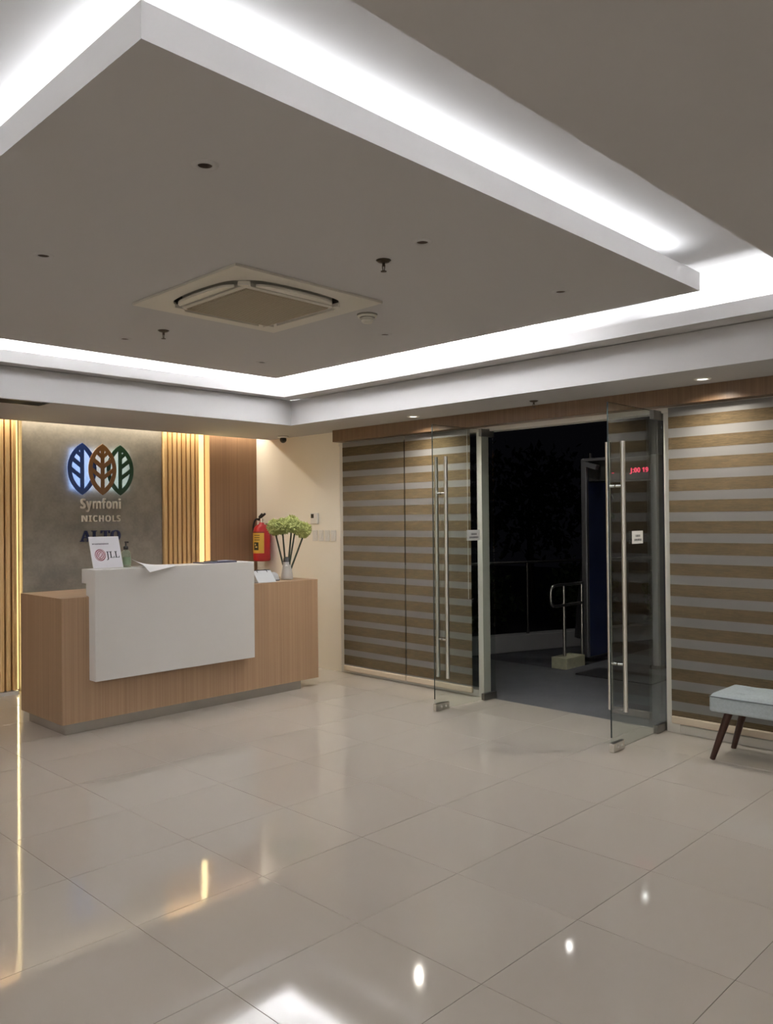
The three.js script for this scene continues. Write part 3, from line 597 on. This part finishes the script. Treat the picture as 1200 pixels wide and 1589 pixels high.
{
  const cx = ACX, cz = ACZ, o = thing('air_conditioner', 'square ceiling cassette air conditioner in the floating panel', 'air conditioner', [cx, HP, cz]);
  // rounded housing with bowed sides
  const sh = new THREE.Shape(), r = 0.375, k = 0.03; const q = [[-0.2, r], [0.2, r], [0.31, 0.31], [r, 0.2], [r, -0.2], [0.31, -0.31], [0.2, -r], [-0.2, -r], [-0.31, -0.31], [-r, -0.2], [-r, 0.2], [-0.31, 0.31]];
  sh.moveTo(...q[0]); sh.quadraticCurveTo(0, r + k, ...q[1]); sh.quadraticCurveTo(0.29, r - 0.01, ...q[2]); sh.quadraticCurveTo(r - 0.01, 0.29, ...q[3]); sh.quadraticCurveTo(r + k, 0, ...q[4]); sh.quadraticCurveTo(r - 0.01, -0.29, ...q[5]);
  sh.quadraticCurveTo(0.29, -r + 0.01, ...q[6]); sh.quadraticCurveTo(0, -r - k, ...q[7]); sh.quadraticCurveTo(-0.29, -r + 0.01, ...q[8]); sh.quadraticCurveTo(-r + 0.01, -0.29, ...q[9]); sh.quadraticCurveTo(-r - k, 0, ...q[10]); sh.quadraticCurveTo(-r + 0.01, 0.29, ...q[11]); sh.quadraticCurveTo(-0.29, r - 0.01, ...q[0]);
  const flat = (s, d, y) => { const g = new THREE.ExtrudeGeometry(s, { depth: d, bevelEnabled: true, bevelSize: 0.004, bevelThickness: 0.004, bevelSegments: 2, curveSegments: 10 }); g.rotateX(Math.PI / 2); g.translate(cx, y, cz); return g; };
  const big = new THREE.Shape(sh.getPoints(8).map((p) => p.clone().multiplyScalar(1.01)));
  {
    const sq = new THREE.Shape([[-0.485, -0.485], [0.485, -0.485], [0.485, 0.485], [-0.485, 0.485]].map((p) => new THREE.Vector2(...p))); sq.holes.push(new THREE.Path(big.getPoints().reverse()));
    const g = new THREE.ExtrudeGeometry(sq, { depth: 0.012, bevelEnabled: false }); g.rotateX(Math.PI / 2); g.translate(cx, HP - 0.001, cz); part('frame_plate', g, M.acBody, o);
    part('air_chamber', [box(cx - 0.428, cx + 0.428, HP + 0.07, HP + 0.084, cz - 0.428, cz + 0.428), box(cx - 0.428, cx - 0.415, HP, HP + 0.07, cz - 0.428, cz + 0.428), box(cx + 0.415, cx + 0.428, HP, HP + 0.07, cz - 0.428, cz + 0.428),
      box(cx - 0.415, cx + 0.415, HP, HP + 0.07, cz - 0.428, cz - 0.415), box(cx - 0.415, cx + 0.415, HP, HP + 0.07, cz + 0.415, cz + 0.428)], M.foam, o);
    part('coil_box', box(cx - 0.29, cx + 0.29, HP - 0.014, HP + 0.07, cz - 0.29, cz + 0.29), M.acBody, o);
  }
  const inner = new THREE.Shape(); const e = 0.3; inner.moveTo(-e + 0.05, -e); inner.lineTo(e - 0.05, -e); inner.quadraticCurveTo(e, -e, e, -e + 0.05); inner.lineTo(e, e - 0.05); inner.quadraticCurveTo(e, e, e - 0.05, e); inner.lineTo(-e + 0.05, e); inner.quadraticCurveTo(-e, e, -e, e - 0.05); inner.lineTo(-e, -e + 0.05); inner.quadraticCurveTo(-e, -e, -e + 0.05, -e);
  part('housing', flat(inner, 0.016, HP - 0.014), M.acBody, o);
  for (let a = 0; a < 4; a++) {
    const f = new THREE.Shape(); f.moveTo(-0.25, 0.33); f.lineTo(0.25, 0.33); f.quadraticCurveTo(0.23, 0.364, 0.17, 0.374); f.quadraticCurveTo(0, 0.392, -0.17, 0.374); f.quadraticCurveTo(-0.23, 0.364, -0.25, 0.33);
    const g = new THREE.ExtrudeGeometry(f, { depth: 0.01, bevelEnabled: true, bevelSize: 0.002, bevelThickness: 0.002, bevelSegments: 1, curveSegments: 10 }); g.rotateX(Math.PI / 2); g.rotateY(a * Math.PI / 2); g.translate(cx, HP - 0.024, cz); part('air_flap', g, M.acBody, o);
    const cg = new THREE.Shape(); cg.moveTo(0.285, 0.285); cg.lineTo(0.29, 0.335); cg.quadraticCurveTo(0.325, 0.325, 0.335, 0.29); cg.lineTo(0.285, 0.285);
    const gg = new THREE.ExtrudeGeometry(cg, { depth: 0.02, bevelEnabled: false }); gg.rotateX(Math.PI / 2); gg.rotateY(a * Math.PI / 2); gg.translate(cx, HP - 0.016, cz); part('corner_piece', gg, M.acBody, o);
  }
  const gr = part('intake_grille', box(cx - 0.275, cx + 0.275, HP - 0.0375, HP - 0.033, cz - 0.275, cz + 0.275), M.acGrille, o);
  const bars = []; for (let i = 0; i < 34; i++) { const x = cx - 0.268 + i * 0.01625; bars.push(box(x - 0.004, x + 0.004, HP - 0.042, HP - 0.037, cz - 0.272, cz + 0.272)); }
  part('grille_bars', bars, M.acGrille, gr);
}
{
  const o = thing('ceiling_vent', 'dark slotted air vent in the soffit at the left picture edge', 'vent', [-6.2, HS, -1.9]);
  const [x0, x1, z0, z1] = VENT;
  part('duct', [box(x0, x1, HS + 0.215, HS + 0.225, z0, z1), box(x0 + 0.0005, x0 + 0.004, HS, HS + 0.215, z0, z1), box(x1 - 0.004, x1 - 0.0005, HS, HS + 0.215, z0, z1), box(x0 + 0.004, x1 - 0.004, HS, HS + 0.215, z0 + 0.0005, z0 + 0.004), box(x0 + 0.004, x1 - 0.004, HS, HS + 0.215, z1 - 0.004, z1 - 0.0005)], M.foam, o);
  part('frame', [box(x0 - 0.008, x0 + 0.006, HS - 0.004, HS - 0.0002, z0 - 0.008, z1 + 0.008), box(x1 - 0.006, x1 + 0.008, HS - 0.004, HS - 0.0002, z0 - 0.008, z1 + 0.008), box(x0 + 0.006, x1 - 0.006, HS - 0.004, HS - 0.0002, z0 - 0.008, z0 + 0.006), box(x0 + 0.006, x1 - 0.006, HS - 0.004, HS - 0.0002, z1 - 0.006, z1 + 0.008)], M.darkSteel, o);
  for (let i = 0; i < 4; i++) part('slat', box(-6.284 + i * 0.045, -6.28 + i * 0.045, HS - 0.002, HS + 0.03, z0 + 0.004, z1 - 0.004), M.darkSteel, o);
}

// ------------------------------------------------------------------ bench
{
  const x0 = -2.19, x1 = -0.95, z0 = -5.5, z1 = -5.13, o = thing('bench', 'pale blue tufted bench with dark tapered wooden legs', 'bench', [(x0 + x1) / 2, 0, (z0 + z1) / 2]);
  part('seat_box', box(x0, x1, 0.312, 0.412, z0, z1, 0.018), M.bench, o);
  const N = 96, K = 36, pos = [], idx = [], ub = [];
  for (let r = 0; r < 2; r++) for (let c = 0; c < 5; c++) ub.push([x0 + 0.17 + c * 0.225, z0 + 0.11 + r * 0.15]);
  for (let i = 0; i <= N; i++) for (let k = 0; k <= K; k++) {
    const x = x0 + 0.006 + (x1 - x0 - 0.012) * i / N, z = z0 + 0.006 + (z1 - z0 - 0.012) * k / K, ex = Math.min(i, N - i) / N * (x1 - x0), ez = Math.min(k, K - k) / K * (z1 - z0), e = Math.min(1, Math.min(ex, ez) / 0.07);
    let y = 0.408 + 0.034 * Math.sqrt(1 - (1 - e) * (1 - e));
    for (const [bx, bz] of ub) { const d = Math.hypot(x - bx, z - bz); y -= 0.016 * Math.exp(-d * d / 0.0022); }
    pos.push(x, y, z);
  }
  for (let i = 0; i < N; i++) for (let k = 0; k < K; k++) { const a = i * (K + 1) + k, b = a + K + 1; idx.push(a, a + 1, b, b, a + 1, b + 1); }
  const g = new THREE.BufferGeometry(); g.setAttribute('position', new THREE.Float32BufferAttribute(pos, 3)); g.setIndex(idx); g.computeVertexNormals();
  part('cushion_top', g, M.bench, o);
  const y = 0.409; part('piping', tube([[x0 + 0.003, y, z1 - 0.003], [x0 + 0.3, y, z1 + 0.001], [x1 - 0.3, y, z1 + 0.001], [x1 - 0.003, y, z1 - 0.003]], 0.0035, 60, 6), M.piping, o);
  part('piping', tube([[x0 + 0.003, y, z0 + 0.003], [x0, y, (z0 + z1) / 2], [x0 + 0.003, y, z1 - 0.003]], 0.0035, 30, 6), M.piping, o);
  for (const [bx, bz] of ub) { const s = new THREE.SphereGeometry(0.012, 12, 8); s.scale(1, 0.45, 1); s.translate(bx, 0.428, bz); part('button', s, M.bench, o); }
  for (const [sx, sz] of [[-1, 1], [-1, -1], [1, 1], [1, -1]]) {
    const tx = sx < 0 ? x0 + 0.11 : x1 - 0.11, tz = sz > 0 ? z1 - 0.06 : z0 + 0.05, fx = sx < 0 ? x0 - 0.0 + 0.0 : x1, fz = sz > 0 ? z1 - 0.045 : z0 - 0.015;
    part('leg', rod([fx, 0.002, fz], [tx, 0.33, tz], 0.017, 0.026, 18), M.benchLeg, o);
  }
}

// ------------------------------------------------------------------ outside, at night
{
  const o = structure('floor_outside', [-3, 0, -7], 'grey porch paving outside the doors');
  part('porch_slab', [box(-9.5, 4, -0.3, -0.002, -7.22, ZB - 0.03), box(-4.55, 4, -0.3, -0.002, -10.4, -7.22)], M.porch, o);
  part('ramp_ground', box(-20, 10, -0.4, -0.15, -24, -7.0), M.asphalt, o);
  part('canopy_slab', box(-9.5, 4, 2.8, 3.1, -9.1, ZB - 0.14), M.ceiling, o);
}
for (const [x, z, label] of [[-2.82, -7.22, 'porch ceiling lamp right of the doorway behind the bench window'], [-4.53, -7.19, 'porch ceiling lamp mirrored in the middle of the floor'], [-4.5, -8.75, 'porch ceiling lamp mirrored beside the door stile']]) {
  const b = [x, 2.8, z], o = thing('porch_lamp', label, 'downlight', b, 'small lamps in the porch ceiling');
  part('trim_ring', lathe([[0.04, -0.002], [0.046, -0.008], [0.056, -0.006], [0.06, 0]], b), M.plasticWhite, o);
  part('lamp_face', lathe([[0, -0.006], [0.02, -0.005], [0.032, -0.002]].reverse(), b), M.lampDim, o);
  const l = new THREE.SpotLight(new THREE.Color().setRGB(1, 0.97, 0.93), LED.porch, 0, 1.2, 0.8, 2); l.name = 'porch_spot_light'; l.position.set(x, 2.785, z); l.target.position.set(x, 0, z); l.castShadow = true; scene.add(l, l.target);
}
{
  const o = thing('security_gate', 'dark walk-through security gate with red display outside the doors', 'gate', [-4.25, 0, -8.0]);
  for (const [xa, xb] of [[-4.73, -4.67], [-3.92, -3.86]]) {
    const p = part('side_panel', box(xa, xb, 0.03, 2.19, -8.28, -7.9, 0.006), M.navy, o);
    part('edge_profile', [box(xa - 0.005, xb + 0.005, 0.03, 2.19, -7.9, -7.85, 0.012), box(xa - 0.005, xb + 0.005, 0.03, 2.19, -8.33, -8.28, 0.012)], M.gateGrey, p);
    part('foot', box(xa - 0.03, xb + 0.03, 0, 0.035, -8.35, -7.83, 0.006), M.black, p);
  }
  const h = part('head_unit', box(-4.67, -3.92, 1.94, 2.18, -8.24, -7.9, 0.008), M.gateHead, o);
  const dm = new THREE.MeshStandardMaterial({ color: rgb(0.2, 0.01, 0.02), emissive: rgb(1, 0.08, 0.16), emissiveIntensity: 0.7 });
  const t = new TextGeometry('J:00 19', { font: fonts.sans_bold, size: 0.05, depth: 0.003, curveSegments: 3 }); t.computeBoundingBox(); const w = t.boundingBox.max.x; t.scale(0.2 / w, 1, 1); t.translate(-4.17, 2.015, -7.9); part('led_light_display', t, dm, h);
  part('led_light_indicator', lathe([[0, -0.004], [0.012, -0.003], [0.013, 0.003], [0, 0.004]], [-4.37, 2.02, -7.898], 12), dm, h);
  const cam = new THREE.BoxGeometry(0.16, 0.05, 0.07); cam.rotateZ(-0.3); cam.translate(-4.6, 2.11, -7.84); part('sensor_box', [cam, box(-4.7, -4.42, 2.16, 2.19, -7.88, -7.83, 0.004)], M.gateGrey, o);
}
{
  const o = thing('floor_mat', 'dark floor mat in front of the security gate', 'mat', [-4.0, 0, -7.3]);
  part('mat', box(-4.35, -3.55, -0.002, 0.01, -7.52, -7.07, 0.004), M.black, o);
}
{
  const o = thing('kerb_block', 'pale concrete block under the steel handrail', 'block', [-4.65, 0, -7.4]);
  part('block', box(-4.745, -4.555, -0.15, 0.108, -7.6, -7.25, 0.008), M.block, o);
}
{
  const o = thing('handrail', 'short looped steel handrail on the concrete block', 'handrail', [-4.66, 0.108, -7.4]);
  part('post', rod([-4.665, 0.1, -7.38], [-4.665, 0.85, -7.38], 0.017), M.steel, o);
  part('loop_rail', tube([[-4.66, 0.85, -7.72], [-4.66, 0.85, -7.5], [-4.66, 0.85, -7.2], [-4.66, 0.84, -7.155], [-4.66, 0.8, -7.13], [-4.66, 0.69, -7.13], [-4.66, 0.65, -7.155], [-4.66, 0.64, -7.2], [-4.66, 0.64, -7.5], [-4.66, 0.64, -7.72]], 0.016, 90, 10), M.steel, o);
  part('far_post', rod([-4.66, -0.15, -7.72], [-4.66, 0.86, -7.72], 0.017), M.steel, o);
}
{
  const o = thing('low_wall', 'low pale kerb wall behind the porch with dark railing', 'wall', [-6, -0.15, -9]);
  const g = box(-0.1, 0.1, -0.15, 0.06, -2.2, 2.2, 0.01); g.rotateY(-0.36); g.translate(-6.0, 0, -9.15); part('wall', g, M.kerb, o);
}
{
  const o = thing('fence', 'thin dark steel railing on the low kerb wall', 'fence', [-6, 0.06, -9.15]), d = [Math.sin(0.36), -Math.cos(0.36)], at = (s) => [-6.0 + d[0] * s, -9.15 + d[1] * s];
  for (const s of [-2.0, -0.35, 1.3]) { const [x, z] = at(s); part('post', rod([x, 0.055, z], [x, 0.98, z], 0.02), M.darkSteel, o); }
  const [xa, za] = at(-2.15), [xb, zb] = at(2.15); part('top_rail', rod([xa, 0.98, za], [xb, 0.98, zb], 0.02), M.darkSteel, o);
}
{
  const o = thing('folded_parasol', 'dark folded parasol standing behind the handrail', 'parasol', [-5.0, -0.15, -8.5]);
  part('canopy', lathe([[0.2, 0.3], [0.17, 0.7], [0.1, 1.2], [0.06, 1.8], [0.02, 2.3], [0, 2.32]], [-5.0, -0.15, -8.5], 14), M.drape, o);
  part('pole', rod([-5.0, -0.13, -8.5], [-5.0, 2.3, -8.5], 0.02), M.darkSteel, o);
  part('base', lathe([[0, 0], [0.25, 0], [0.25, 0.05], [0.05, 0.08], [0, 0.08]], [-5.0, -0.15, -8.5]), M.black, o);
}
function foliage(name, label, category, base, rx, ry, n, leafSize, seed, trunk, group) {
  const o = thing(name, label, category, base, group), R = rng(seed), pos = [], cy = base[1] + (trunk || 0) + ry;
  for (let i = 0; i < n; i++) {
    const u = R() * 2 - 1, a = R() * 6.283, q = Math.sqrt(1 - u * u), r = Math.pow(R(), 0.4) * (0.8 + 0.3 * R());
    const c = new THREE.Vector3(base[0] + rx * r * q * Math.cos(a), cy + ry * r * u, base[2] + rx * r * q * Math.sin(a));
    const e = new THREE.Euler(R() * 6, R() * 6, R() * 6), L = leafSize * (0.6 + 0.8 * R());
    const P = [[0, 0, 0], [L * 0.5, L * 0.28, 0.05 * L], [L, 0, 0], [L * 0.5, -L * 0.28, 0.05 * L]].map((p) => new THREE.Vector3(...p).applyEuler(e).add(c));
    for (const k of [0, 1, 2, 0, 2, 3]) pos.push(P[k].x, P[k].y, P[k].z);
  }
  const g = new THREE.BufferGeometry(); g.setAttribute('position', new THREE.Float32BufferAttribute(pos, 3)); g.computeVertexNormals(); part('foliage', g, M.leaf, o);
  part('trunk', rod(base, [base[0], cy, base[2]], 0.05 * (1 + (trunk || 0)), 0.03, 8), M.bark, o);
}
[[-7.5, -9.6, 0.6, 0.5, 'dark shrub behind the railing, left of its post'], [-6.6, -10.9, 0.6, 0.55, 'dark shrub behind the railing post'], [-5.6, -12.1, 0.6, 0.5, 'dark shrub behind the looped handrail'], [-4.3, -12.8, 0.7, 0.6, 'dark shrub seen through the security gate']].forEach(([x, z, rx, ry, l], i) => foliage('shrub', l, 'shrub', [x, -0.15, z], rx, ry, 700, 0.12, 300 + i, 0, 'night shrubs beyond the railing'));
foliage('tree', 'faint dark tree beyond the railing under the night sky', 'tree', [-8.4, -0.15, -12.2], 1.5, 1.1, 1500, 0.16, 401, 0.9);

renderer.render(scene, camera);
